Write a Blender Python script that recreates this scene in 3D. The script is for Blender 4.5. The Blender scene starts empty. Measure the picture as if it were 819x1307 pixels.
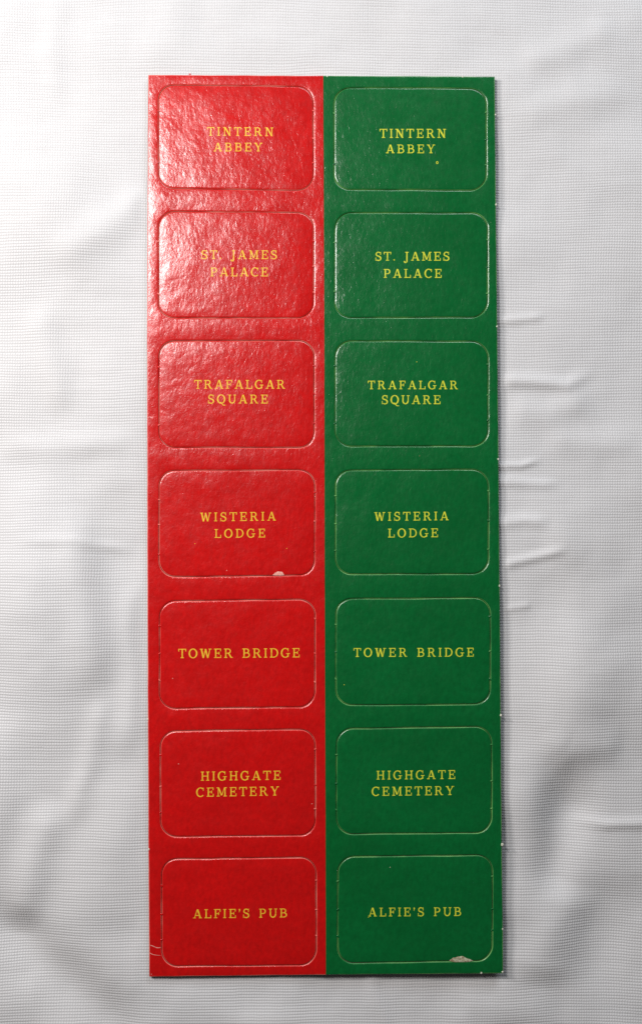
import bpy, math, random
import numpy as np
from mathutils import Vector, Matrix
from mathutils.geometry import delaunay_2d_cdt
random.seed(7)
rng = np.random.default_rng(11)
scene = bpy.context.scene
C = scene.collection
R = math.radians
MM = 0.001

# ------------------------------------------------------------ camera
FPX, DIST = 1500.0, 0.300          # focal length in photo pixels, distance in metres
zax = Vector((-math.tan(R(0.9)), -math.tan(R(1.6)), 1)).normalized()
xax = Vector((0, 1, 0)).cross(zax).normalized()
yax = zax.cross(xax)
ROT = Matrix((xax, yax, zax)).transposed()
cam_loc = zax * DIST
cd = bpy.data.cameras.new('camera')
cam = bpy.data.objects.new('camera', cd)
C.objects.link(cam)
cam.matrix_world = Matrix.Translation(cam_loc) @ ROT.to_4x4()
cd.sensor_fit = 'VERTICAL'
cd.sensor_height = 36.0
cd.sensor_width = 36.0 * 819 / 1307
cd.lens = 36.0 * FPX / 1307
cd.clip_start, cd.clip_end = 0.01, 20
scene.camera = cam

# ------------------------------------------------------------ world, lamps, exposure
w = bpy.data.worlds.new('World')
scene.world = w
w.use_nodes = True
w.node_tree.nodes['Background'].inputs[0].default_value = (1.0, 0.97, 0.95, 1)
w.node_tree.nodes['Background'].inputs[1].default_value = 0.03

def area(name, loc, target, sx, sy, power, col):
    l = bpy.data.lights.new(name, 'AREA')
    l.shape = 'RECTANGLE'
    l.size, l.size_y, l.energy, l.color = sx, sy, power, col
    o = bpy.data.objects.new(name, l)
    C.objects.link(o)
    d = Vector(target) - Vector(loc)
    o.matrix_world = Matrix.Translation(Vector(loc)) @ d.to_track_quat('-Z', 'Y').to_matrix().to_4x4()
    return o
area('window_light', (-0.28, 0.15, 0.27), (0, 0.03, 0), 0.052, 0.095, 0.98, (1.0, 0.955, 0.935))
area('ceiling_light', (-0.180, 0.200, 0.40), (-0.04, 0.05, 0), 0.060, 0.120, 1.22, (1.0, 0.965, 0.945))
area('cool_fill_light', (0.22, 0.62, 0.36), (0.03, 0.03, 0), 0.40, 0.24, 2.3, (0.86, 0.93, 1.0))  # unseen broad lamp added as soft cool fill from beyond the top
vs = scene.view_settings
vs.view_transform = 'Standard'
vs.look = 'None'
vs.exposure, vs.gamma = -0.05, 1.0
scene.cycles.use_denoising = False
scene.cycles.max_bounces = 6

# ------------------------------------------------------------ mapping helpers
def clamp(v, a=0.0, b=1.0): return max(a, min(b, v))
def sstep(a, b, v):
    t = clamp((v - a) / (b - a)); return t * t * (3 - 2 * t)

def board_top(x, y):
    """height of the printed face: the card is slightly warped, its lower right corner lifts"""
    u = (x + 0.044) / 0.09; v = (0.111 - y) / 0.23       # 0..1 rightwards, downwards
    z = 1.25 + 0.60 * u + 0.25 * sstep(0.0, 1.0, v) + 1.1 * u * u * sstep(0.35, 1.0, v) + 0.25 * u * (1 - sstep(0, .25, v))
    z += 0.05 * math.sin(9 * v + 2.2 * u) + 0.035 * math.sin(17 * v - 3 * u + 1)
    return z * MM

def unproject(px, py, hfun=board_top, dz=0.0):
    d = ROT @ Vector(((px - 409.5) / FPX, -(py - 653.5) / FPX, -1.0))
    z = 0.0013
    for _ in range(4):
        t = (cam_loc.z - z) / -d.z
        p = cam_loc + d * t
        z = hfun(p.x, p.y) + dz
    return p.x, p.y

def link(name, verts, faces, mats, parent=None, origin=(0, 0, 0), fmat=None, smooth=True):
    o3 = Vector(origin)
    me = bpy.data.meshes.new(name)
    me.from_pydata([tuple(Vector(v) - o3) for v in verts], [], faces)
    for m in mats: me.materials.append(m)
    if fmat is not None: me.polygons.foreach_set('material_index', fmat)
    if smooth: me.polygons.foreach_set('use_smooth', [True] * len(me.polygons))
    me.update()
    o = bpy.data.objects.new(name, me)
    C.objects.link(o)
    o.location = o3
    if parent is not None: o.parent = parent
    return o

# ------------------------------------------------------------ the game card, one thing
root = bpy.data.objects.new('punch_out_card_sheet', None)
root.empty_display_size = 0.02
C.objects.link(root)
root['label'] = 'tall glossy cardboard sheet, red half and green half, with fourteen die-cut cards lettered in yellow'
root['category'] = 'card sheet'

# ------------------------------------------------------------ materials
class N:
    def __init__(self, name):
        self.m = bpy.data.materials.new(name); self.m.use_nodes = True
        self.t = self.m.node_tree; self.b = self.t.nodes['Principled BSDF']
        tc = self.t.nodes.new('ShaderNodeTexCoord'); tc.object = root
        self.co = tc.outputs['Object']
    def link(self, a, b): self.t.links.new(a, b)
    def put(self, sock, v):
        if hasattr(v, 'links'): self.link(v, sock)
        elif v is not None: sock.default_value = v
    def mapping(self, scale=(1, 1, 1), rot=(0, 0, 0), co=None):
        n = self.t.nodes.new('ShaderNodeMapping')
        self.link(co or self.co, n.inputs[0]); n.inputs['Scale'].default_value = scale; n.inputs['Rotation'].default_value = rot
        return n.outputs[0]
    def noise(self, scale, detail=2, rough=.5, co=None, dist=0.0):
        n = self.t.nodes.new('ShaderNodeTexNoise')
        self.link(co or self.co, n.inputs['Vector'])
        n.inputs['Scale'].default_value = scale; n.inputs['Detail'].default_value = detail
        n.inputs['Roughness'].default_value = rough; n.inputs['Distortion'].default_value = dist
        return n.outputs['Fac']
    def math(self, op, a, b=0.0, c=0.0, cl=False):
        n = self.t.nodes.new('ShaderNodeMath'); n.operation = op; n.use_clamp = cl
        self.put(n.inputs[0], a); self.put(n.inputs[1], b)
        if len(n.inputs) > 2: self.put(n.inputs[2], c)
        return n.outputs[0]
    def rng(self, v, a, b, c=0.0, d=1.0):
        n = self.t.nodes.new('ShaderNodeMapRange')
        self.link(v, n.inputs[0])
        for i, k in enumerate((a, b, c, d)): n.inputs[i + 1].default_value = k
        return n.outputs[0]
    def mix(self, f, a, b):
        n = self.t.nodes.new('ShaderNodeMix'); n.data_type = 'RGBA'
        self.put(n.inputs[0], f); self.put(n.inputs[6], a); self.put(n.inputs[7], b)
        return n.outputs[2]
    def bump(self, h, dist, normal=None, strength=1.0):
        n = self.t.nodes.new('ShaderNodeBump')
        n.inputs['Distance'].default_value = dist; n.inputs['Strength'].default_value = strength
        self.link(h, n.inputs['Height'])
        if normal: self.link(normal, n.inputs['Normal'])
        return n.outputs[0]

def card_relief(n, k=1.0):
    """laminated paper grain: fine wrinkles leaning with the paper fibre"""
    a = n.noise(950, 3, .6, co=n.mapping((1.25, .72, 1), (0, 0, R(22))), dist=.5)
    b = n.noise(1900, 2, .55, co=n.mapping((1.2, .8, 1), (0, 0, R(-15))))
    c = n.noise(130, 2, .5)
    b1 = n.bump(c, .00026 * k)
    b2 = n.bump(a, .000066 * k, b1)
    return n.bump(b, .000013 * k, b2)

def print_mat(name, base, dark, fleck, fleck_amt):
    n = N(name)
    m1 = n.noise(45, 4, .65)
    col = n.mix(n.rng(m1, .35, .7), base, dark)
    col = n.mix(n.rng(n.noise(1100, 3, .6, co=n.mapping((1, .6, 1))), .35, .75, 0, .5), col, (dark[0] * .62, dark[1] * .62, dark[2] * .62, 1))
    sp = n.noise(2600, 1, .5)
    where = n.rng(n.noise(28, 3, .6), .5, .72)
    f = n.math('MULTIPLY', n.rng(sp, .70, .80), where)
    f = n.math('MULTIPLY', f, fleck_amt)
    col = n.mix(f, col, fleck)
    n.put(n.b.inputs['Base Color'], col)
    n.put(n.b.inputs['Roughness'], n.rng(n.noise(300, 3, .6), .3, .7, .21, .27))
    n.b.inputs['Specular IOR Level'].default_value = .85
    n.link(card_relief(n), n.b.inputs['Normal'])
    return n.m
RED, RED_D = (.67, .0035, .0035, 1), (.58, .004, .004, 1)
GRN, GRN_D = (.0003, .140, .029, 1), (.0003, .120, .024, 1)
M_red = print_mat('red_print', RED, RED_D, (.75, .25, .06, 1), .4)
M_grn = print_mat('green_print', GRN, GRN_D, (.03, .28, .16, 1), .35)
def edge_mat(name, base, pale, lo, hi):
    n = N(name)
    f = n.rng(n.noise(160, 3, .55), lo, hi, .12, .82)
    n.put(n.b.inputs['Base Color'], n.mix(f, base, pale))
    n.b.inputs['Roughness'].default_value = .42
    n.link(n.bump(n.noise(1500, 2, .6), .00003), n.b.inputs['Normal'])
    return n.m
M_rede = edge_mat('red_cut_edge', RED, (.90, .27, .21, 1), .36, .66)
M_grne = edge_mat('green_cut_edge', GRN, (.20, .50, .13, 1), .40, .72)
def core_mat():
    n = N('grey_board_core')
    n.put(n.b.inputs['Base Color'], n.mix(n.noise(900, 3, .6), (.20, .15, .12, 1), (.12, .09, .07, 1)))
    n.b.inputs['Roughness'].default_value = .9
    n.link(n.bump(n.noise(1700, 3, .6), .0001), n.b.inputs['Normal'])
    return n.m
M_core = core_mat()
def ink_mat(name, a, b):
    n = N(name)
    n.put(n.b.inputs['Base Color'], n.mix(n.rng(n.noise(1500, 3, .6), .42, .68), a, b))
    n.b.inputs['Roughness'].default_value = .3
    n.link(card_relief(n), n.b.inputs['Normal'])
    return n.m
M_inkr = ink_mat('yellow_ink_on_red', (.88, .58, .04, 1), (.80, .40, .03, 1))
M_inkg = ink_mat('yellow_ink_on_green', (.74, .74, .05, 1), (.50, .56, .04, 1))
def torn_mat(name, a, b):
    n = N(name)
    n.put(n.b.inputs['Base Color'], n.mix(n.rng(n.noise(1300, 3, .7), .35, .65), a, b))
    n.b.inputs['Roughness'].default_value = .85
    n.link(n.bump(n.noise(1300, 3, .7), .0002), n.b.inputs['Normal'])
    return n.m
M_torn_r = torn_mat('torn_paper_pink', (.88, .50, .42, 1), (.80, .33, .26, 1))
M_torn_g = torn_mat('torn_paper_grey', (.62, .66, .48, 1), (.26, .17, .09, 1))
M_white = torn_mat('torn_paper_white', (.80, .78, .66, 1), (.60, .62, .48, 1))

# ------------------------------------------------------------ chip outlines (photo pixels: left, right, top-left, top-right, bottom-left, bottom-right)
CH_R = [(202.3, 399.8, 108.0, 110.5, 240.3, 243.0), (202.5, 400.2, 269.6, 271.5, 405.8, 405.6), (203.0, 401.0, 434.8, 434.6, 571.0, 571.2),
        (203.2, 401.6, 600.6, 599.6, 736.3, 734.2), (203.8, 402.0, 767.0, 765.0, 904.6, 902.2), (205.0, 402.3, 933.2, 930.6, 1068.0, 1066.4),
        (206.5, 403.6, 1096.4, 1094.5, 1233.6, 1231.8)]
CH_G = [(426.3, 620.0, 111.6, 112.8, 241.8, 242.8), (427.0, 621.6, 271.6, 271.6, 405.2, 405.0), (427.5, 622.3, 435.2, 435.6, 569.4, 569.4),
        (428.0, 622.8, 600.0, 599.2, 733.0, 732.3), (428.5, 625.2, 764.2, 763.0, 900.2, 898.8), (429.3, 627.0, 930.0, 927.5, 1064.8, 1062.8),
        (430.8, 628.0, 1093.8, 1091.2, 1229.6, 1226.4)]
TX_R = [[('TINTERN', 264.4, 348.7, 162.2, 173.2, .6), ('ABBEY', 272.7, 334.8, 182.3, 193.3, 0)],
        [('ST. JAMES', 256.8, 353.6, 319.6, 330.7, 0), ('PALACE', 268.5, 342.2, 341.6, 352.8, 0)],
        [('TRAFALGAR', 248.0, 363.8, 485.0, 496.2, 0), ('SQUARE', 265.4, 342.0, 503.8, 515.0, 0)],
        [('WISTERIA', 255.6, 352.0, 654.4, 665.6, -1.2), ('LODGE', 273.8, 338.6, 675.4, 686.5, -.6)],
        [('TOWER BRIDGE', 227.8, 382.6, 828.2, 840.0, -1.0)],
        [('HIGHGATE', 256.2, 358.3, 984.8, 996.4, -1.2), ('CEMETERY', 250.4, 356.0, 1005.4, 1017.0, -1.8)],
        [("ALFIE'S PUB", 246.6, 366.5, 1160.6, 1172.0, -1.2)]]
TX_G = [[('TINTERN', 484.2, 568.6, 164.6, 176.0, 0), ('ABBEY', 492.3, 554.7, 184.6, 195.6, 0)],
        [('ST. JAMES', 478.5, 573.3, 321.6, 332.7, 0), ('PALACE', 489.2, 563.4, 343.4, 354.6, 0)],
        [('TRAFALGAR', 469.2, 583.8, 486.0, 496.8, 0), ('SQUARE', 486.7, 562.0, 504.6, 515.8, 0)],
        [('WISTERIA', 477.4, 572.0, 653.8, 664.8, -.8), ('LODGE', 494.7, 558.8, 674.8, 686.0, -.4)],
        [('TOWER BRIDGE', 451.0, 604.4, 827.2, 838.4, -.4)],
        [('HIGHGATE', 480.0, 580.7, 983.8, 995.0, -.9), ('CEMETERY', 474.0, 579.0, 1004.4, 1015.8, -1.2)],
        [("ALFIE'S PUB", 469.7, 588.3, 1158.7, 1169.8, -.8)]]

# nine wear bridges per card side keep a card hanging in its frame: fractions down each side
TABS = [([.26, .76], [.23, .50, .74]), ([.28, .76], [.26, .52, .76]), ([.24, .78], [.22, .50, .76]), ([.26, .52, .78], [.20, .50, .76]),
        ([.24, .50, .74], [.18, .50, .76]), ([.24, .52, .76], [.18, .52, .76]), ([.24, .50, .74], [.20, .50, .72])]

def outline(ch, inset, seed):
    """rounded rectangle, clockwise from the top-left corner's end, in photo pixels"""
    l, r, tl, tr, bl, br = ch
    l += inset; r -= inset; rad = 20.5 - inset
    pts = []
    def yt(x): return tl + (tr - tl) * (x - ch[0]) / (ch[1] - ch[0]) + inset
    def yb(x): return bl + (br - bl) * (x - ch[0]) / (ch[1] - ch[0]) - inset
    def corner(cx, cy, a0, top):
        for k in range(10):
            a = a0 + k * math.pi / 2 / 9
            x = cx + rad * math.cos(a)
            yref = (yt(x) + rad) if top else (yb(x) - rad)
            pts.append((x, yref - rad * math.sin(a)))
    def side(p, q, n):
        for k in range(1, n): pts.append((p[0] + (q[0] - p[0]) * k / n, p[1] + (q[1] - p[1]) * k / n))
    # counter-clockwise in y-up terms: start right side top corner
    corner(r - rad, 0, 0, True); side(pts[-1], (l + rad, yt(l + rad)), 22)
    corner(l + rad, 0, math.pi / 2, True); side(pts[-1], (l, yb(l) - rad), 14)
    corner(l + rad, 0, math.pi, False); side(pts[-1], (r - rad, yb(r - rad)), 22)
    corner(r - rad, 0, 1.5 * math.pi, False); side(pts[-1], (r, yt(r) + rad), 14)
    rr = random.Random(seed)
    ph = [rr.uniform(0, 6.28) for _ in range(6)]
    out = []
    for i, (x, y) in enumerate(pts):
        t = 2 * math.pi * i / len(pts)
        d = .24 * math.sin(3 * t + ph[0]) + .22 * math.sin(7 * t + ph[1]) + .12 * math.sin(17 * t + ph[2])
        e = .28 * math.sin(4 * t + ph[3]) + .2 * math.sin(9 * t + ph[4]) + .12 * math.sin(15 * t + ph[5])
        out.append((x + d * .55, y + e * .55))
    return out

THICK = 1.0 * MM
# profile of a die-cut edge: (distance from cut in px, drop in mm)
PROF = [(0.22, -THICK / MM), (0.24, -.26), (0.45, -.15), (1.05, -.06), (1.7, -.015), (2.4, 0.0)]

def fill(loop, holes, spacing, keep):
    """triangulate the loop minus holes with inner points; returns pts, tris"""
    pts = [Vector(p) for p in loop]; edges = [(i, (i + 1) % len(loop)) for i in range(len(loop))]
    for h in holes:
        b = len(pts); pts += [Vector(p) for p in h]
        edges += [(b + i, b + (i + 1) % len(h)) for i in range(len(h))]
    xs = [p[0] for p in loop]; ys = [p[1] for p in loop]
    y = min(ys) + spacing * .6
    while y < max(ys) - spacing * .3:
        x = min(xs) + spacing * .6
        while x < max(xs) - spacing * .3:
            q = (x + random.uniform(-.15, .15) * spacing, y + random.uniform(-.15, .15) * spacing)
            if keep(q[0], q[1], 1.2): pts.append(Vector(q))
            x += spacing
        y += spacing
    V, E, F, *_ = delaunay_2d_cdt(pts, edges, [], 0, 1e-9)
    out = []
    for f in F:
        cx = sum(V[i].x for i in f) / 3; cy = sum(V[i].y for i in f) / 3
        if keep(cx, cy, 0): 
            a, b, c = (V[i] for i in f)
            ar = (b - a).cross(c - a)
            if abs(ar) < 1e-12: continue
            out.append(tuple(f) if ar > 0 else tuple(reversed(f)))
    return V, out

def inside(poly, x, y):
    n = len(poly); c = False; j = n - 1
    for i in range(n):
        xi, yi = poly[i]; xj, yj = poly[j]
        if (yi > y) != (yj > y) and x < (xj - xi) * (y - yi) / (yj - yi) + xi: c = not c
        j = i
    return c

def chip_offset(idx):
    rr = random.Random(100 + idx)
    return rr.uniform(-.05, .03) * MM, rr.uniform(-.0025, .0025), rr.uniform(-.0035, .0035)

def chip_height(idx, cx, cy):
    dz, tx, ty = chip_offset(idx)
    return lambda x, y: board_top(x, y) + dz + tx * (x - cx) + ty * (y - cy) + .13 * MM * (.55 - ((x - cx) / .0198) ** 2)

# ------------------------------------------------------------ lettering: outlines built stroke by stroke, merged flat
ST, HL, SF = .138, .095, .085      # stem, hairline, slab thickness (cap height = 1)
def Rk(x0, y0, x1, y1): return [(x0, y0), (x1, y0), (x1, y1), (x0, y1)]
def Ln(x0, y0, x1, y1, wd):        # slanted stroke with horizontal ends
    return [(x0 - wd / 2, y0), (x0 + wd / 2, y0), (x1 + wd / 2, y1), (x1 - wd / 2, y1)]
def Ar(cx, cy, rx, ry, a0, a1, w0, w1=None, n=12):   # arc; w0 at sides, w1 at top/bottom; radii to the outside
    w1 = HL if w1 is None else w1
    ps = []
    for k in range(n):
        q = []
        for a in (a0 + (a1 - a0) * k / n, a0 + (a1 - a0) * (k + 1) / n):
            c, s = math.cos(R(a)), math.sin(R(a))
            q.append(((cx + rx * c, cy + ry * s), (cx + (rx - w0) * c, cy + (ry - w1) * s)))
        ps.append([q[0][0], q[1][0], q[1][1], q[0][1]])
    return ps
def serif(x, y, half=.17, up=True):
    return Rk(x - half, y if up else y - SF, x + half, y + SF if up else y)
def stem(x, y0=0, y1=1, s0=.17, s1=.17):
    return [Rk(x - ST / 2, y0, x + ST / 2, y1), serif(x, y0, s0), serif(x, y1, s1, False)]
def bowl(x, y0, y1, rx, wd=ST):    # D-shaped bowl opening left at x
    cy, ry = (y0 + y1) / 2, (y1 - y0) / 2
    return Ar(x, cy, rx, ry, -90, 90, wd)
G = {}
G['I'] = (.36, stem(.18))
G['T'] = (.84, [Rk(.42 - ST / 2, 0, .42 + ST / 2, 1), serif(.42, 0, .18), Rk(.02, 1 - SF, .82, 1), Rk(.0, .72, .085, 1), Rk(.755, .72, .84, 1)])
G['N'] = (.96, [Rk(.14, 0, .14 + HL, 1), serif(.19, 0, .17), Rk(.0, 1 - SF, .3, 1), Ln(.22, 1, .80, 0, .2), Rk(.745, 0, .745 + HL, 1), serif(.80, 1, .16, False)])
G['E'] = (.82, stem(.2)[0:1] + [Rk(.02, 0, .78, SF), Rk(.02, 1 - SF, .76, 1), Rk(.2, .47, .56, .47 + SF), Rk(.70, 0, .785, .30), Rk(.68, .72, .765, 1), Rk(.52, .36, .6, .67)])
G['F'] = (.76, [Rk(.2 - ST / 2, 0, .2 + ST / 2, 1), serif(.2, 0, .19), Rk(.02, 1 - SF, .74, 1), Rk(.2, .45, .54, .45 + SF), Rk(.66, .70, .745, 1), Rk(.50, .34, .58, .66)])
G['L'] = (.78, [Rk(.2 - ST / 2, 0, .2 + ST / 2, 1), serif(.2, 1, .19, False), Rk(.02, 0, .76, SF), Rk(.68, 0, .765, .34)])
G['R'] = (.96, stem(.2) + [Rk(.2, 1 - SF, .5, 1), Rk(.2, .46, .52, .46 + SF)] + bowl(.48, .46, 1, .28) + [Ln(.50, .52, .80, 0, .17), Rk(.74, 0, .95, SF)])
G['P'] = (.80, stem(.2) + [Rk(.2, 1 - SF, .48, 1), Rk(.2, .42, .5, .42 + SF)] + bowl(.46, .42, 1, .31))
G['B'] = (.86, stem(.2)[0:1] + [Rk(.02, 0, .5, SF), Rk(.02, 1 - SF, .48, 1), Rk(.2, .475, .5, .475 + SF)] + bowl(.46, .475, 1, .29) + bowl(.48, 0, .57, .35))
G['D'] = (.94, stem(.2)[0:1] + [Rk(.02, 0, .5, SF), Rk(.02, 1 - SF, .5, 1)] + bowl(.44, 0, 1, .48))
G['A'] = (.98, [Ln(.15, 0, .47, 1, HL), Ln(.82, 0, .50, 1, .18), Rk(.27, .27, .70, .27 + SF), Rk(.0, 0, .3, SF), Rk(.66, 0, .98, SF)])
G['Y'] = (.94, [Rk(.47 - ST / 2, 0, .47 + ST / 2, .46), serif(.47, 0, .18), Ln(.16, 1, .47, .42, .17), Ln(.80, 1, .47, .42, HL), Rk(.0, 1 - SF, .32, 1), Rk(.66, 1 - SF, .94, 1)])
G['M'] = (1.14, [Rk(.15, 0, .15 + HL, 1), serif(.2, 0, .17), Rk(.02, 1 - SF, .3, 1), Ln(.22, 1, .56, .12, .16), Ln(.90, 1, .58, .12, HL), Rk(.87, 0, .87 + ST, 1), serif(.95, 0, .19), Rk(.88, 1 - SF, 1.12, 1)])
G['W'] = (1.26, [Ln(.16, 1, .38, 0, .17), Ln(.62, .98, .40, 0, HL), Ln(.60, .98, .86, 0, .17), Ln(1.10, 1, .88, 0, HL), Rk(.0, 1 - SF, .33, 1), Rk(.96, 1 - SF, 1.26, 1)])
G['H'] = (.98, stem(.2) + stem(.78) + [Rk(.2, .46, .78, .46 + SF)])
G['U'] = (.94, [Rk(.2 - ST / 2, .36, .2 + ST / 2, 1), serif(.2, 1, .18, False), Rk(.74, .36, .74 + HL, 1), serif(.79, 1, .16, False)] + Ar(.48, .38, .365, .40, 180, 360, .15, .12))
G['O'] = (.96, Ar(.48, .5, .48, .53, 0, 360, .165, .1, 28))
G['Q'] = (.96, Ar(.48, .5, .48, .53, 0, 360, .165, .1, 28) + [Ln(.44, .12, .74, -.2, .13), Rk(.70, -.24, .98, -.15)] + Ar(.42, .02, .14, .16, 0, 180, .09, .09, 6))
G['C'] = (.88, Ar(.48, .5, .48, .53, 48, 318, .165, .1, 22) + [Rk(.755, .66, .83, .99)])
G['G'] = (.98, Ar(.48, .5, .48, .53, 48, 325, .165, .1, 22) + [Rk(.755, .66, .83, .99), Rk(.72, .05, .72 + ST * .9, .42), Rk(.58, .38, .98, .38 + SF)])
G['S'] = (.74, Ar(.36, .735, .31, .295, 40, 200, .14, .1, 10) + Ar(.38, .265, .34, .295, -140, 20, .15, .1, 10)
          + [[(.055, .72), (.195, .64), (.36, .60), (.60, .50), (.70, .37), (.57, .28), (.48, .40), (.30, .47), (.12, .55)]]
          + [Rk(.58, .66, .66, 1.0), Rk(.03, 0, .11, .36)])
G['J'] = (.58, [Rk(.36 - ST / 2, -.02, .36 + ST / 2, 1), serif(.36, 1, .19, False)] + Ar(.20, -.02, .2425, .26, 225, 360, .15, .1, 8) + Ar(.09, -.12, .09, .09, 0, 360, .09, .09, 8))
G['.'] = (.2, Ar(.1, .09, .09, .09, 0, 360, .09, .09, 8))
G["'"] = (.2, Ar(.1, .92, .09, .09, 0, 360, .09, .09, 8) + [[(.19, .92), (.08, .62), (.03, .64), (.06, .86)]])
GAPK = {('A', 'L'): -.02}

def merged(polys):
    """union of overlapping flat polygons as triangles"""
    V, F = [], []
    for p in polys:
        a = sum(p[i][0] * p[(i + 1) % len(p)][1] - p[(i + 1) % len(p)][0] * p[i][1] for i in range(len(p)))
        if a < 0: p = p[::-1]
        b = len(V); V += [Vector(q) for q in p]; F.append(list(range(b, b + len(p))))
    VV, _, T, *_ = delaunay_2d_cdt(V, [], F, 0, 1e-5)
    def hit(t):
        cx = sum(VV[i].x for i in t) / 3; cy = sum(VV[i].y for i in t) / 3
        return any(inside(p, cx, cy) for p in polys)
    return [(v.x, v.y) for v in VV], [t for t in T if hit(t)]

def text_polys(txt, x0, x1, yt_, yb_, tilt):
    """stroke polygons of a line of text, triangulated, in photo pixels"""
    cap = yb_ - yt_
    adv = [(.50 if c == ' ' else G[c][0]) for c in txt]
    gap = ((x1 - x0) / cap - sum(adv)) / (len(txt) - 1)
    x = 0; vs_, ts = [], []
    rr = random.Random(txt)
    for c, a in zip(txt, adv):
        if c != ' ':
            V, T = merged(G[c][1])
            b = len(vs_)
            for (u, v) in V:
                X = x + u
                px = x0 + X * cap
                py = yb_ - v * cap + tilt * (px - x0) / (x1 - x0)
                vs_.append((px, py))
            ts += [tuple(i + b for i in t) for t in T]
        x += a + gap
    return vs_, ts

# ------------------------------------------------------------ chips
all_holes = {}
def build_chip(col, i, ch, text, tabs):
    idx = i + (0 if col == 'red' else 7)
    mp, me_, ink = (M_red, M_rede, M_inkr) if col == 'red' else (M_grn, M_grne, M_inkg)
    cx, cy = unproject((ch[0] + ch[1]) / 2, (ch[2] + ch[5]) / 2)
    H = chip_height(idx, cx, cy)
    rings = [[unproject(px, py) for px, py in outline(ch, ins, idx)] for ins, _ in PROF]
    n = len(rings[0])
    V, F, FM = [], [], []
    for (ins, dz), ring in zip(PROF, rings):
        for x, y in ring: V.append((x, y, H(x, y) + dz * MM))
    for k in range(len(PROF) - 1):
        for j in range(n):
            a, b = k * n + j, k * n + (j + 1) % n
            F.append((a, b, b + n, a + n)); FM.append(0 if k >= 3 else (1 if k >= 1 else 2))
    last = (len(PROF) - 1) * n
    lp = rings[-1]
    pv, tr = fill(lp, [], 4 * MM, lambda x, y, m: inside(lp, x, y) and (m == 0 or (inside(lp, x + .0011, y) and inside(lp, x - .0011, y) and inside(lp, x, y + .0011) and inside(lp, x, y - .0011))))
    base = len(V)
    for v in pv[n:]: V.append((v.x, v.y, H(v.x, v.y)))
    for t in tr:
        F.append(tuple((last + q) if q < n else (base + q - n) for q in t)); FM.append(0)
    o = link('card', V, F, [mp, me_, M_core], root, (cx, cy, H(cx, cy)), FM)
    name = ' '.join(t[0] for t in text)
    o['label'] = '%s die-cut card lettered %s' % (col, name)
    # lettering
    LV, LF = [], []
    for (s, x0, x1, y0, y1, tilt) in text:
        vs_, ts = text_polys(s, x0, x1, y0, y1, tilt)
        b = len(LV)
        for (px, py) in vs_:
            x, y = unproject(px, py)
            LV.append((x, y, H(x, y) + .014 * MM))
        LF += [tuple(q + b for q in reversed(t)) for t in ts]
    if col == 'green' and i == 0:                    # tiny printed ring below the lettering
        for q in Ar(557.5, 207.6, 1.5, 1.8, 0, 360, .8, .8, 14):
            b = len(LV)
            for px, py in q:
                x, y = unproject(px, py); LV.append((x, y, H(x, y) + .014 * MM))
            LF.append((b, b + 1, b + 2, b + 3))
    # make all face normals point up
    fixed = []
    for f in LF:
        a, b, c = (Vector(LV[q]) for q in f[:3])
        fixed.append(f if (b - a).cross(c - a).z > 0 else tuple(reversed(f)))
    ccx = sum(v[0] for v in LV) / len(LV) - cx; ccy = sum(v[1] for v in LV) / len(LV) - cy
    l = link('lettering', [Vector(v) - Vector((cx, cy, H(cx, cy))) for v in LV], fixed, [ink], o, (0, 0, 0), smooth=False)
    return o, H

chips = {}
for i in range(7):
    chips['red', i] = build_chip('red', i, CH_R[i], TX_R[i], TABS[i])
    chips['green', i] = build_chip('green', i, CH_G[i], TX_G[i], TABS[i])

# ------------------------------------------------------------ the two printed halves of the frame round the cards
BL = [(189.3, 95.3), (188.6, 250), (187.9, 420), (188.0, 640), (188.3, 800), (189.4, 1060), (190.4, 1247.0)]
BD = [(412.3, 96.4), (413.0, 250), (413.7, 420), (414.0, 640), (414.4, 800), (415.3, 1060), (415.7, 1244.4)]
BRt = [(631.2, 97.4), (632.4, 250), (634.2, 420), (636.0, 600), (637.6, 770), (639.8, 1060), (642.0, 1242.6)]
def along(line, n):
    out = []
    ys = [p[1] for p in line]; xs = [p[0] for p in line]
    for k in range(n + 1):
        y = ys[0] + (ys[-1] - ys[0]) * k / n
        out.append((float(np.interp(y, ys, xs)), y))
    return out
def edge_loop(L, Rr, inl, inr, inv, wob):
    """counter-clockwise loop (y up) of a half, inset per side"""
    n = 46
    a = [(x + inl, y) for x, y in along(L, n)]
    b = [(x - inr, y) for x, y in along(Rr, n)]
    a[0] = (a[0][0], a[0][1] + inv); b[0] = (b[0][0], b[0][1] + inv)
    a[-1] = (a[-1][0], a[-1][1] - inv); b[-1] = (b[-1][0], b[-1][1] - inv)
    # round the outer corners slightly
    m = 14
    bot = [(a[-1][0] + (b[-1][0] - a[-1][0]) * k / m, a[-1][1] + (b[-1][1] - a[-1][1]) * k / m) for k in range(1, m)]
    top = [(b[0][0] + (a[0][0] - b[0][0]) * k / m, b[0][1] + (a[0][1] - b[0][1]) * k / m) for k in range(1, m)]
    loop = a + bot + b[::-1] + top
    rr = random.Random(wob)
    return [(x + rr.uniform(-.12, .12), y + rr.uniform(-.14, .14)) for x, y in loop]

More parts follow.
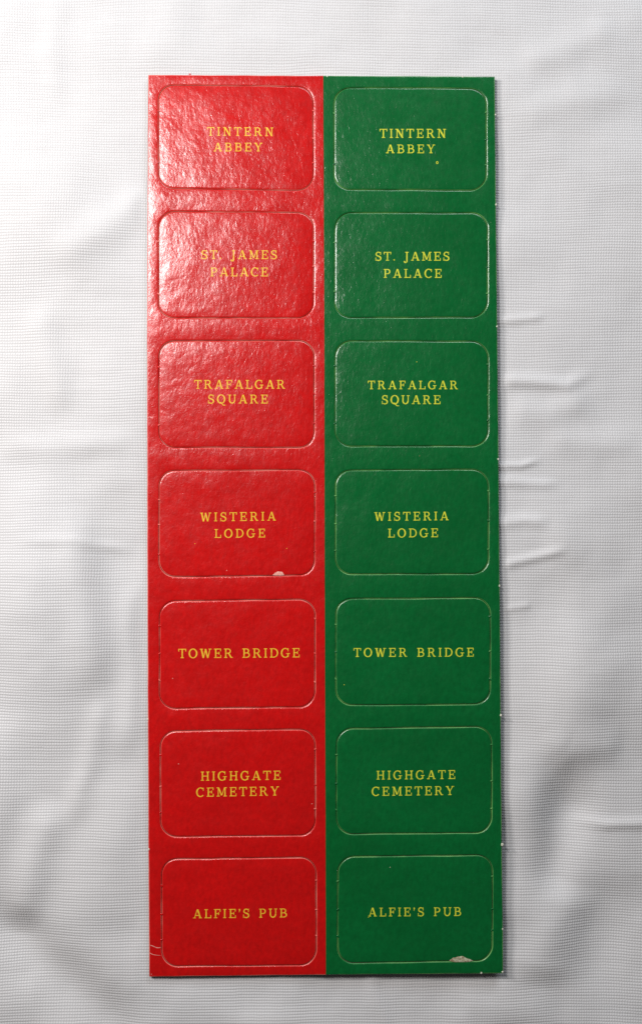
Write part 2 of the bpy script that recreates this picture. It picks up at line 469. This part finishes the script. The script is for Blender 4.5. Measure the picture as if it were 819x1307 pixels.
def build_half(col, L, Rr, chs, outer_left):
    mp, me_ = (M_red, M_rede) if col == 'red' else (M_grn, M_grne)
    EP = [(0.0, -.98), (0.05, -.20), (0.45, -.07), (1.1, -.015), (2.0, 0.0)]
    loops = []
    for d, dz in EP:
        inner = d * 0.0 + (0.02 if dz > -.9 else .02)
        li, ri = (d, inner) if outer_left else (inner, d)
        loops.append([unproject(px, py) for px, py in edge_loop(L, Rr, li, ri, d, 5)])
    n = len(loops[0])
    V, F, FM = [], [], []
    for (d, dz), lp in zip(EP, loops):
        for q, (x, y) in enumerate(lp):
            # the inner joint between the halves stays level: only the outer edges roll down
            V.append([x, y, board_top(x, y) + dz * MM, dz])
    joint = range(47 + 13, 47 + 13 + 47) if outer_left else range(0, 47)
    for k in range(1, len(EP)):
        for q in joint:
            v = V[k * n + q]; v[2] = board_top(v[0], v[1]) - (0.0 if k > 1 else 0.02 * MM) - (.01 * MM if k == 1 else 0)
    V = [tuple(v[:3]) for v in V]
    jset = set(joint)
    for k in range(len(EP) - 1):
        for j in range(n):
            j2 = (j + 1) % n
            a, b = k * n + j, k * n + j2
            if k >= 1 and j in jset and j2 in jset: continue     # zero width there
            F.append((a, b, b + n, a + n)); FM.append(0 if k >= 3 or (j in jset) else (1 if k >= 1 else 2))
    last = (len(EP) - 1) * n
    # holes
    hring = []
    for i, ch in enumerate(chs):
        idx = i + (0 if col == 'red' else 7)
        prof = PROF
        rg = [[unproject(px, py) for px, py in outline(ch, -ins, idx)] for ins, _ in prof]
        hb = len(V); hn = len(rg[0])
        dzc = chip_offset(idx)
        for (ins, dz), ring in zip(prof, rg):
            for x, y in ring: V.append((x, y, board_top(x, y) + dz * MM))
        for k in range(len(prof) - 1):
            for j in range(hn):
                a, b = hb + k * hn + j, hb + k * hn + (j + 1) % hn
                F.append((a, a + hn, b + hn, b)); FM.append(0 if k >= 3 else (1 if k >= 1 else 2))
        hring.append((rg[-1], hb + (len(prof) - 1) * hn, hn))
    outer = loops[-1]
    boxes = [(min(p[0] for p in h[0]), max(p[0] for p in h[0]), min(p[1] for p in h[0]), max(p[1] for p in h[0]), h[0]) for h in hring]
    ox0, ox1 = min(p[0] for p in outer), max(p[0] for p in outer)
    def keep(x, y, m):
        if not inside(outer, x, y): return False
        if m and not (inside(outer, x - .0008, y) and inside(outer, x + .0008, y) and inside(outer, x, y + .0008) and inside(outer, x, y - .0008)): return False
        for x0, x1, y0, y1, h in boxes:
            if x0 - .001 < x < x1 + .001 and y0 - .001 < y < y1 + .001:
                if m: return False
                if inside(h, x, y): return False
        return True
    pv, tr = fill(outer, [h[0] for h in hring], 2.6 * MM, keep)
    mp_idx = list(range(last, last + n))
    for h in hring: mp_idx += list(range(h[1], h[1] + h[2]))
    extra = len(V)
    for v in pv[len(mp_idx):]: V.append((v.x, v.y, board_top(v.x, v.y)))
    for t in tr:
        F.append(tuple(mp_idx[q] if q < len(mp_idx) else extra + q - len(mp_idx) for q in t)); FM.append(0)
    o0 = unproject((L[3][0] + Rr[3][0]) / 2, 650)
    o = link('printed_border', V, F, [mp, me_, M_core], root, (o0[0], o0[1], board_top(*o0)), FM)
    o['label'] = '%s border half that frames the %s cards' % (col, col)
    return o
half_r = build_half('red', BL, BD, CH_R, True)
half_g = build_half('green', BD, BRt, CH_G, False)

# ------------------------------------------------------------ uncut nicks bridging the grooves, part of each border
def lump(px, py, rx, ry, h, mat, name, parent, hf=board_top, seed=0, sink=0.0, ang=0.0):
    rr = random.Random(seed); n = 9
    V = []; F = []
    cx, cy = unproject(px, py)
    s = .0002
    for k, (q, zz) in enumerate(((1.0, -.06 * MM - sink), (.8, h * .7), (.4, h))):
        for j in range(n):
            a = 2 * math.pi * j / n
            rj = q * (1 + (rr.uniform(-.22, .22)))
            dx, dy = rx * rj * math.cos(a), ry * rj * math.sin(a)
            dx, dy = dx * math.cos(ang) - dy * math.sin(ang), dx * math.sin(ang) + dy * math.cos(ang)
            x, y = cx + dx * s, cy + dy * s
            V.append((x, y, hf(x, y) + zz))
    V.append((cx, cy, hf(cx, cy) + h))
    for k in range(2):
        for j in range(n):
            a, b = k * n + j, k * n + (j + 1) % n
            F.append((a, b, b + n, a + n))
    for j in range(n): F.append((2 * n + j, 2 * n + (j + 1) % n, 3 * n))
    pl = Vector((0, 0, 0)) if parent is root else parent.location
    return link(name, [Vector(v) - pl for v in V], F, [mat], parent)

for col, chs, half, me_, mp in (('red', CH_R, half_r, M_rede, M_red), ('green', CH_G, half_g, M_grne, M_grn)):
    for i, ch in enumerate(chs):
        for side, fr in enumerate(TABS[i]):
            for f in fr:
                f = f + random.uniform(-.015, .015)
                x = ch[side]
                y = ch[2 + side] + (ch[4 + side] - ch[2 + side]) * f
                lump(x, y, 1.9, .9, .012 * MM, mp if random.random() < .35 else me_, 'uncut_nick', half, seed=i * 10 + side, ang=R(random.uniform(-50, 30)))

# ------------------------------------------------------------ torn bits, burrs, cracks
def patch(pts, hf, mat, name, parent, lift=.016, rough=.02, seed=3):
    rr = random.Random(seed)
    cx = sum(p[0] for p in pts) / len(pts); cy = sum(p[1] for p in pts) / len(pts)
    P = []
    for i in range(len(pts)):
        a, b = pts[i], pts[(i + 1) % len(pts)]
        for t in (0, .5):
            P.append((a[0] + (b[0] - a[0]) * t + rr.uniform(-.5, .5), a[1] + (b[1] - a[1]) * t + rr.uniform(-.5, .5)))
    V = []; n = len(P)
    for q, l in ((1, lift - .012), (.62, lift + rough)):
        for p in P:
            x, y = unproject(cx + (p[0] - cx) * q, cy + (p[1] - cy) * q)
            V.append((x, y, hf(x, y) + (l + rr.uniform(0, rough)) * MM))
    x, y = unproject(cx, cy); V.append((x, y, hf(x, y) + (lift + rough) * MM))
    F = [(j, (j + 1) % n, n + (j + 1) % n, n + j) for j in range(n)] + [(n + j, n + (j + 1) % n, 2 * n) for j in range(n)]
    fx = []
    for f in F:
        a, b, c = (Vector(V[q]) for q in f[:3])
        fx.append(f if (b - a).cross(c - a).z > 0 else tuple(reversed(f)))
    pl = Vector((0, 0, 0)) if parent is root else parent.location
    return link(name, [Vector(v) - pl for v in V], fx, [mat], parent, smooth=False)
c, H = chips['red', 3]
patch([(348, 734.0), (351, 731.2), (354.5, 729.6), (359, 729.8), (361.5, 731.6), (362.5, 734.4), (355, 735.0)], H, M_torn_r, 'torn_spot', c)
c, H = chips['green', 6]
p = patch([(573, 1225.8), (578, 1222.6), (584, 1221.2), (588.5, 1220.2), (594, 1222.2), (599, 1224.6), (604, 1226.4), (597, 1227.4), (585, 1227.6), (575, 1227.4)], H, M_torn_g, 'torn_spot', c, rough=.05)
rb = [(632.3, 146, 1.2), (633.0, 261, 1.6), (634.0, 416.5, 1.4), (635.6, 586, 1.5), (637.2, 747.5, 1.7), (639.0, 913, 1.7), (640.6, 1078, 2.3), (641.2, 1186, 1.4), (641.0, 1240.5, 1.6), (614.2, 1241.8, 1.7)]
for k, (x, y, r_) in enumerate(rb):
    lump(x - .3, y, r_ * .8, r_ * .9, .03 * MM, M_white, 'paper_burr', half_g, seed=k)
lump(242.5, 94.6, 2.0, 1.0, .02 * MM, M_red, 'paper_burr', half_r, seed=31)
for k, (x, y) in enumerate(((188.6, 918), (190.2, 1084), (417.5, 97.2), (590.0, 97.8))):
    lump(x, y, .9, 1.5, .02 * MM, M_white, 'paper_burr', half_r if x < 414 else half_g, seed=40 + k)
def crack(pts, wd, mat, half):
    V, F = [], []
    rr = random.Random(len(pts))
    for i, (px, py) in enumerate(pts):
        ww = wd * rr.uniform(.5, 1.1) * (0.35 if i in (0, len(pts) - 1) else 1)
        for s_ in (-1, 1):
            x, y = unproject(px, py + s_ * ww / 2)
            V.append((x, y, board_top(x, y) + .02 * MM))
    for i in range(len(pts) - 1): F.append((2 * i + 1, 2 * i + 3, 2 * i + 2, 2 * i))
    link('crease', [Vector(v) - half.location for v in V], F, [mat], half, smooth=False)
crack([(190.2, 1206.2), (193, 1206.6), (195.5, 1207.6), (197.5, 1208.4), (200, 1209.6), (203, 1209.7), (205.3, 1209.2)], 1.1, M_torn_r, half_r)
crack([(190.4, 1216.0), (192.5, 1216.9), (195, 1218.2), (197.8, 1218.8), (201, 1219.2), (205, 1219.4)], .8, M_torn_r, half_r)
for k, (x, y, mt, hk) in enumerate([(289.5, 728, M_torn_r, ('red', 3)), (407.8, 450, M_torn_r, None), (439, 874, M_inkg, ('green', 4)), (531.5, 462, M_inkg, ('green', 2)),
                                    (497.5, 1107, M_torn_g, ('green', 6)), (228, 975, M_torn_r, ('red', 5)), (220.5, 866, M_torn_r, ('red', 4)), (193.5, 1243.5, M_torn_r, None),
                                    (398, 1026, M_torn_r, ('red', 5)), (535, 582, M_torn_g, None), (470, 1171, M_inkg, ('green', 6)), (366, 700, M_inkr, ('red', 3)), (249, 694, M_inkr, ('red', 3))]):
    if hk: c, H = chips[hk]
    else: c, H = (half_r if x < 414 else half_g), board_top
    lump(x, y, .65, .65, .015 * MM, mt, 'paper_fleck', c, hf=H, seed=60 + k)

# ------------------------------------------------------------ the cloth, one rumpled sheet of woven fabric
nx_in, ny_in = 400, 620
def axis(a, b, n, far):
    core = np.linspace(a, b, n)
    ext = np.geomspace(.002, far, 26)
    return np.concatenate([a - ext[::-1], core, b + ext])
X = axis(-.092, .092, nx_in, .30); Y = axis(-.142, .142, ny_in, .30)
XX, YY = np.meshgrid(X, Y)
PX = 409.5 + XX / .0002; PY = 653.5 - YY / .0002      # cloth measured in fifths of a millimetre
Z = np.zeros_like(PX)
def seg_dist(pts):
    best = np.full(PX.shape, 1e9); tt = np.zeros_like(PX); sd = np.zeros_like(PX)
    L = [0]
    for a, b in zip(pts[:-1], pts[1:]): L.append(L[-1] + math.hypot(b[0] - a[0], b[1] - a[1]))
    for k, (a, b) in enumerate(zip(pts[:-1], pts[1:])):
        dx, dy = b[0] - a[0], b[1] - a[1]; l = math.hypot(dx, dy)
        u = np.clip(((PX - a[0]) * dx + (PY - a[1]) * dy) / l ** 2, 0, 1)
        ex, ey = PX - a[0] - u * dx, PY - a[1] - u * dy
        d = np.hypot(ex, ey); m = d < best
        best = np.where(m, d, best); tt = np.where(m, (L[k] + u * l) / L[-1], tt)
    return best, tt
def ridge(pts, wd, h, taper=(.25, .25)):
    global Z
    d, t = seg_dist(pts)
    e = np.clip(t / max(taper[0], 1e-3), 0, 1) * np.clip((1 - t) / max(taper[1], 1e-3), 0, 1)
    e = e * e * (3 - 2 * e)
    Z = Z + h * np.exp(-(d / wd) ** 2) * e
def hump(cx, cy, rx, ry, h, ang=0):
    global Z
    c_, s_ = math.cos(R(ang)), math.sin(R(ang))
    u = ((PX - cx) * c_ + (PY - cy) * s_) / rx; v = (-(PX - cx) * s_ + (PY - cy) * c_) / ry
    Z = Z + h * np.exp(-(u * u + v * v))
def vnoise(scale, seed, sx=1.0):
    """smooth value noise on a lattice"""
    g = np.random.default_rng(seed).uniform(-1, 1, (256, 256))
    u, v = PX / scale / sx + 500.3, PY / scale + 500.7
    iu, iv = np.floor(u).astype(int), np.floor(v).astype(int)
    fu, fv = u - iu, v - iv
    fu, fv = fu ** 3 * (fu * (6 * fu - 15) + 10), fv ** 3 * (fv * (6 * fv - 15) + 10)
    a = g[iv % 256, iu % 256]; b = g[iv % 256, (iu + 1) % 256]; c2 = g[(iv + 1) % 256, iu % 256]; d2 = g[(iv + 1) % 256, (iu + 1) % 256]
    return (a * (1 - fu) + b * fu) * (1 - fv) + (c2 * (1 - fu) + d2 * fu) * fv
# left side
hump(60, 270, 60, 60, 4.0, 20)
ridge([(205, 240), (160, 270), (120, 300), (60, 340)], 24, 3.2)
ridge([(45, 380), (62, 450), (85, 540)], 20, 2.4)
ridge([(-10, 570), (60, 572), (190, 560)], 16, 1.8)
ridge([(20, 690), (100, 690), (180, 705)], 7, .8)
hump(50, 760, 70, 150, 10, 0)
ridge([(96, 640), (105, 720), (120, 830), (118, 900)], 26, 4.0)
ridge([(165, 740), (182, 850), (160, 980)], 20, 2.0)
ridge([(140, 870), (120, 960), (90, 1060)], 15, 1.8)
ridge([(75, 1010), (45, 1110), (24, 1190)], 24, 4.2)
hump(-10, 1010, 45, 90, 8, 0)
hump(115, 1150, 55, 90, 4.0, 10)
ridge([(-30, 1120), (40, 1200), (140, 1290), (200, 1340)], 34, -6.0)
hump(150, 1060, 40, 60, 2.5)
# top
ridge([(75, -40), (62, 60), (70, 140)], 16, 1.2)
ridge([(230, -60), (215, 40), (170, 90)], 26, 1.6)
ridge([(660, 75), (720, 58), (800, 20)], 20, 2.0)
ridge([(640, 150), (740, 120), (830, 110)], 22, 1.4)
# right side creases running from under the card
ridge([(628, 408), (660, 406), (700, 402)], 6, 1.1)
ridge([(630, 484), (680, 486), (725, 490), (770, 470)], 9, 2.1, (.2, .4))
ridge([(640, 520), (700, 528), (760, 500)], 20, 2.0)
ridge([(628, 594), (665, 594), (694, 586)], 4.5, 1.2, (.1, .35))
ridge([(628, 614), (680, 617), (722, 618)], 7, 1.3, (.1, .3))
ridge([(690, 560), (760, 566), (819, 560)], 18, 1.6)
ridge([(628, 668), (670, 664), (705, 668)], 8, 1.5, (.1, .3))
ridge([(638, 722), (680, 712), (728, 700)], 6.5, 1.5, (.15, .3))
ridge([(640, 778), (680, 772)], 5, .7)
hump(718, 690, 24, 34, 2.2, -30)
hump(735, 880, 55, 120, 8, 10)
ridge([(690, 930), (720, 960), (800, 948)], 20, 1.8)
hump(672, 1030, 30, 60, 3.0)
hump(722, 1035, 34, 52, -8.5)
hump(706, 1105, 26, 45, -4.5)
hump(768, 1190, 46, 70, -6)
ridge([(720, 1046), (770, 1051), (850, 1048)], 7, 1.5, (.5, .1))
ridge([(722, 1120), (705, 1180), (690, 1260)], 34, 3.6)
ridge([(500, 1320), (476, 1260), (470, 1200)], 10, .9)
ridge([(560, 1330), (600, 1280), (720, 1290)], 24, 1.6)
hump(340, 1300, 90, 24, 1.6)
Z += vnoise(95, 1) * 1.5 + vnoise(42, 2) * .45 + vnoise(19, 3) * .10 + vnoise(30, 4, 3.0) * .15
Z += vnoise(26, 8, 2.2) * .22 * np.clip((PX - 600) / 60, 0, 1) * np.clip(1 - (PX - 700) / 90, 0, 1) * np.exp(-((PY - 600) / 170) ** 2)
Z *= 1.85
# flattened and pressed down where the card lies on it
dx = np.maximum(np.maximum(189 - PX, PX - 641), 0); dy = np.maximum(np.maximum(96 - PY, PY - 1246), 0)
dd = np.hypot(dx, dy)
cu = np.clip((XX + .044) / .09, 0, 1); cv = np.clip((.111 - YY) / .23, 0, 1); sm = lambda a, b, v: (lambda t: t * t * (3 - 2 * t))(np.clip((v - a) / (b - a), 0, 1))
under = (.27 + .60 * cu + .25 * sm(0, 1, cv) + 1.1 * cu * cu * sm(.35, 1, cv) + .25 * cu * (1 - sm(0, .25, cv)) - .085) / .2 - .35
lim = under + np.maximum(dd - 1.5, 0) ** 1.3 * .10
k_ = 1.2
Z = np.where(dd < 60, -np.logaddexp(-Z / k_, -lim / k_) * k_, Z)
ny, nx = Z.shape
co = np.stack([XX, YY, Z * .0002], -1).reshape(-1, 3)
ii = np.arange(ny * nx).reshape(ny, nx)
q = np.stack([ii[:-1, :-1], ii[:-1, 1:], ii[1:, 1:], ii[1:, :-1]], -1).reshape(-1, 4)
me = bpy.data.meshes.new('cloth')
me.vertices.add(len(co)); me.vertices.foreach_set('co', co.ravel())
me.loops.add(q.size); me.loops.foreach_set('vertex_index', q.ravel().astype(np.int32))
me.polygons.add(len(q)); me.polygons.foreach_set('loop_start', (np.arange(len(q)) * 4).astype(np.int32))
me.polygons.foreach_set('use_smooth', np.ones(len(q), dtype=bool))
me.update(calc_edges=True); me.validate()
cloth = bpy.data.objects.new('cloth', me)
C.objects.link(cloth)
cloth['label'] = 'white woven cloth, softly creased, spread flat under the cardboard sheet'
cloth['category'] = 'cloth'

def cloth_mat():
    n = N('white_woven_fabric')
    # weave coordinates with a gentle drift
    wob = n.t.nodes.new('ShaderNodeTexNoise'); n.link(n.co, wob.inputs['Vector']); wob.inputs['Scale'].default_value = 16; wob.inputs['Detail'].default_value = 2
    wob2 = n.t.nodes.new('ShaderNodeTexNoise'); n.link(n.co, wob2.inputs['Vector']); wob2.inputs['Scale'].default_value = 420; wob2.inputs['Detail'].default_value = 1
    sep = n.t.nodes.new('ShaderNodeSeparateXYZ'); n.link(n.co, sep.inputs[0])
    sc = n.t.nodes.new('ShaderNodeSeparateColor'); n.link(wob.outputs['Color'], sc.inputs[0])
    sc2 = n.t.nodes.new('ShaderNodeSeparateColor'); n.link(wob2.outputs['Color'], sc2.inputs[0])
    px_, py_ = .00066, .00071
    u = n.math('MULTIPLY_ADD', sep.outputs[0], 1 / px_, n.math('MULTIPLY_ADD', sc.outputs[0], 5.0, n.math('MULTIPLY', sc2.outputs[0], .30)))
    v = n.math('MULTIPLY_ADD', sep.outputs[1], 1 / py_, n.math('MULTIPLY_ADD', sc.outputs[1], 6.0, n.math('MULTIPLY', sc2.outputs[1], .25)))
    # rows: rounded ribs; along a row short floats, every second row shifted by half
    rowi = n.math('FLOOR', v)
    sh = n.math('MULTIPLY', n.math('FRACT', n.math('MULTIPLY', rowi, .5)), .24)
    su = n.math('ABSOLUTE', n.math('SINE', n.math('MULTIPLY', n.math('ADD', u, sh), math.pi)))
    sv = n.math('ABSOLUTE', n.math('SINE', n.math('MULTIPLY', v, math.pi)))
    rv = n.math('POWER', sv, 1.0); ru = n.math('POWER', su, .9)
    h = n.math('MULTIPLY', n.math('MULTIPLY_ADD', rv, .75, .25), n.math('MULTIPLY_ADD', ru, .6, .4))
    slub = n.noise(1.0, 2, .6, co=n.mapping((60, 1400, 1)))
    slub2 = n.noise(1.0, 2, .6, co=n.mapping((1500, 60, 1)))
    h2 = n.math('ADD', h, n.math('MULTIPLY_ADD', slub, .5, n.math('MULTIPLY', slub2, .35)))
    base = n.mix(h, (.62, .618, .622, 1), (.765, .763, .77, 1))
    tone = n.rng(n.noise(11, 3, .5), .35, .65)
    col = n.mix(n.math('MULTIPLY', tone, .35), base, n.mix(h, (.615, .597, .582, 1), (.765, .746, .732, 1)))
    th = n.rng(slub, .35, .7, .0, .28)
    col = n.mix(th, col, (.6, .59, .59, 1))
    n.put(n.b.inputs['Base Color'], col)
    n.b.inputs['Roughness'].default_value = .5
    n.b.inputs['Specular IOR Level'].default_value = .35
    n.b.inputs['Sheen Weight'].default_value = .15
    n.link(n.bump(h2, .00010), n.b.inputs['Normal'])
    return n.m
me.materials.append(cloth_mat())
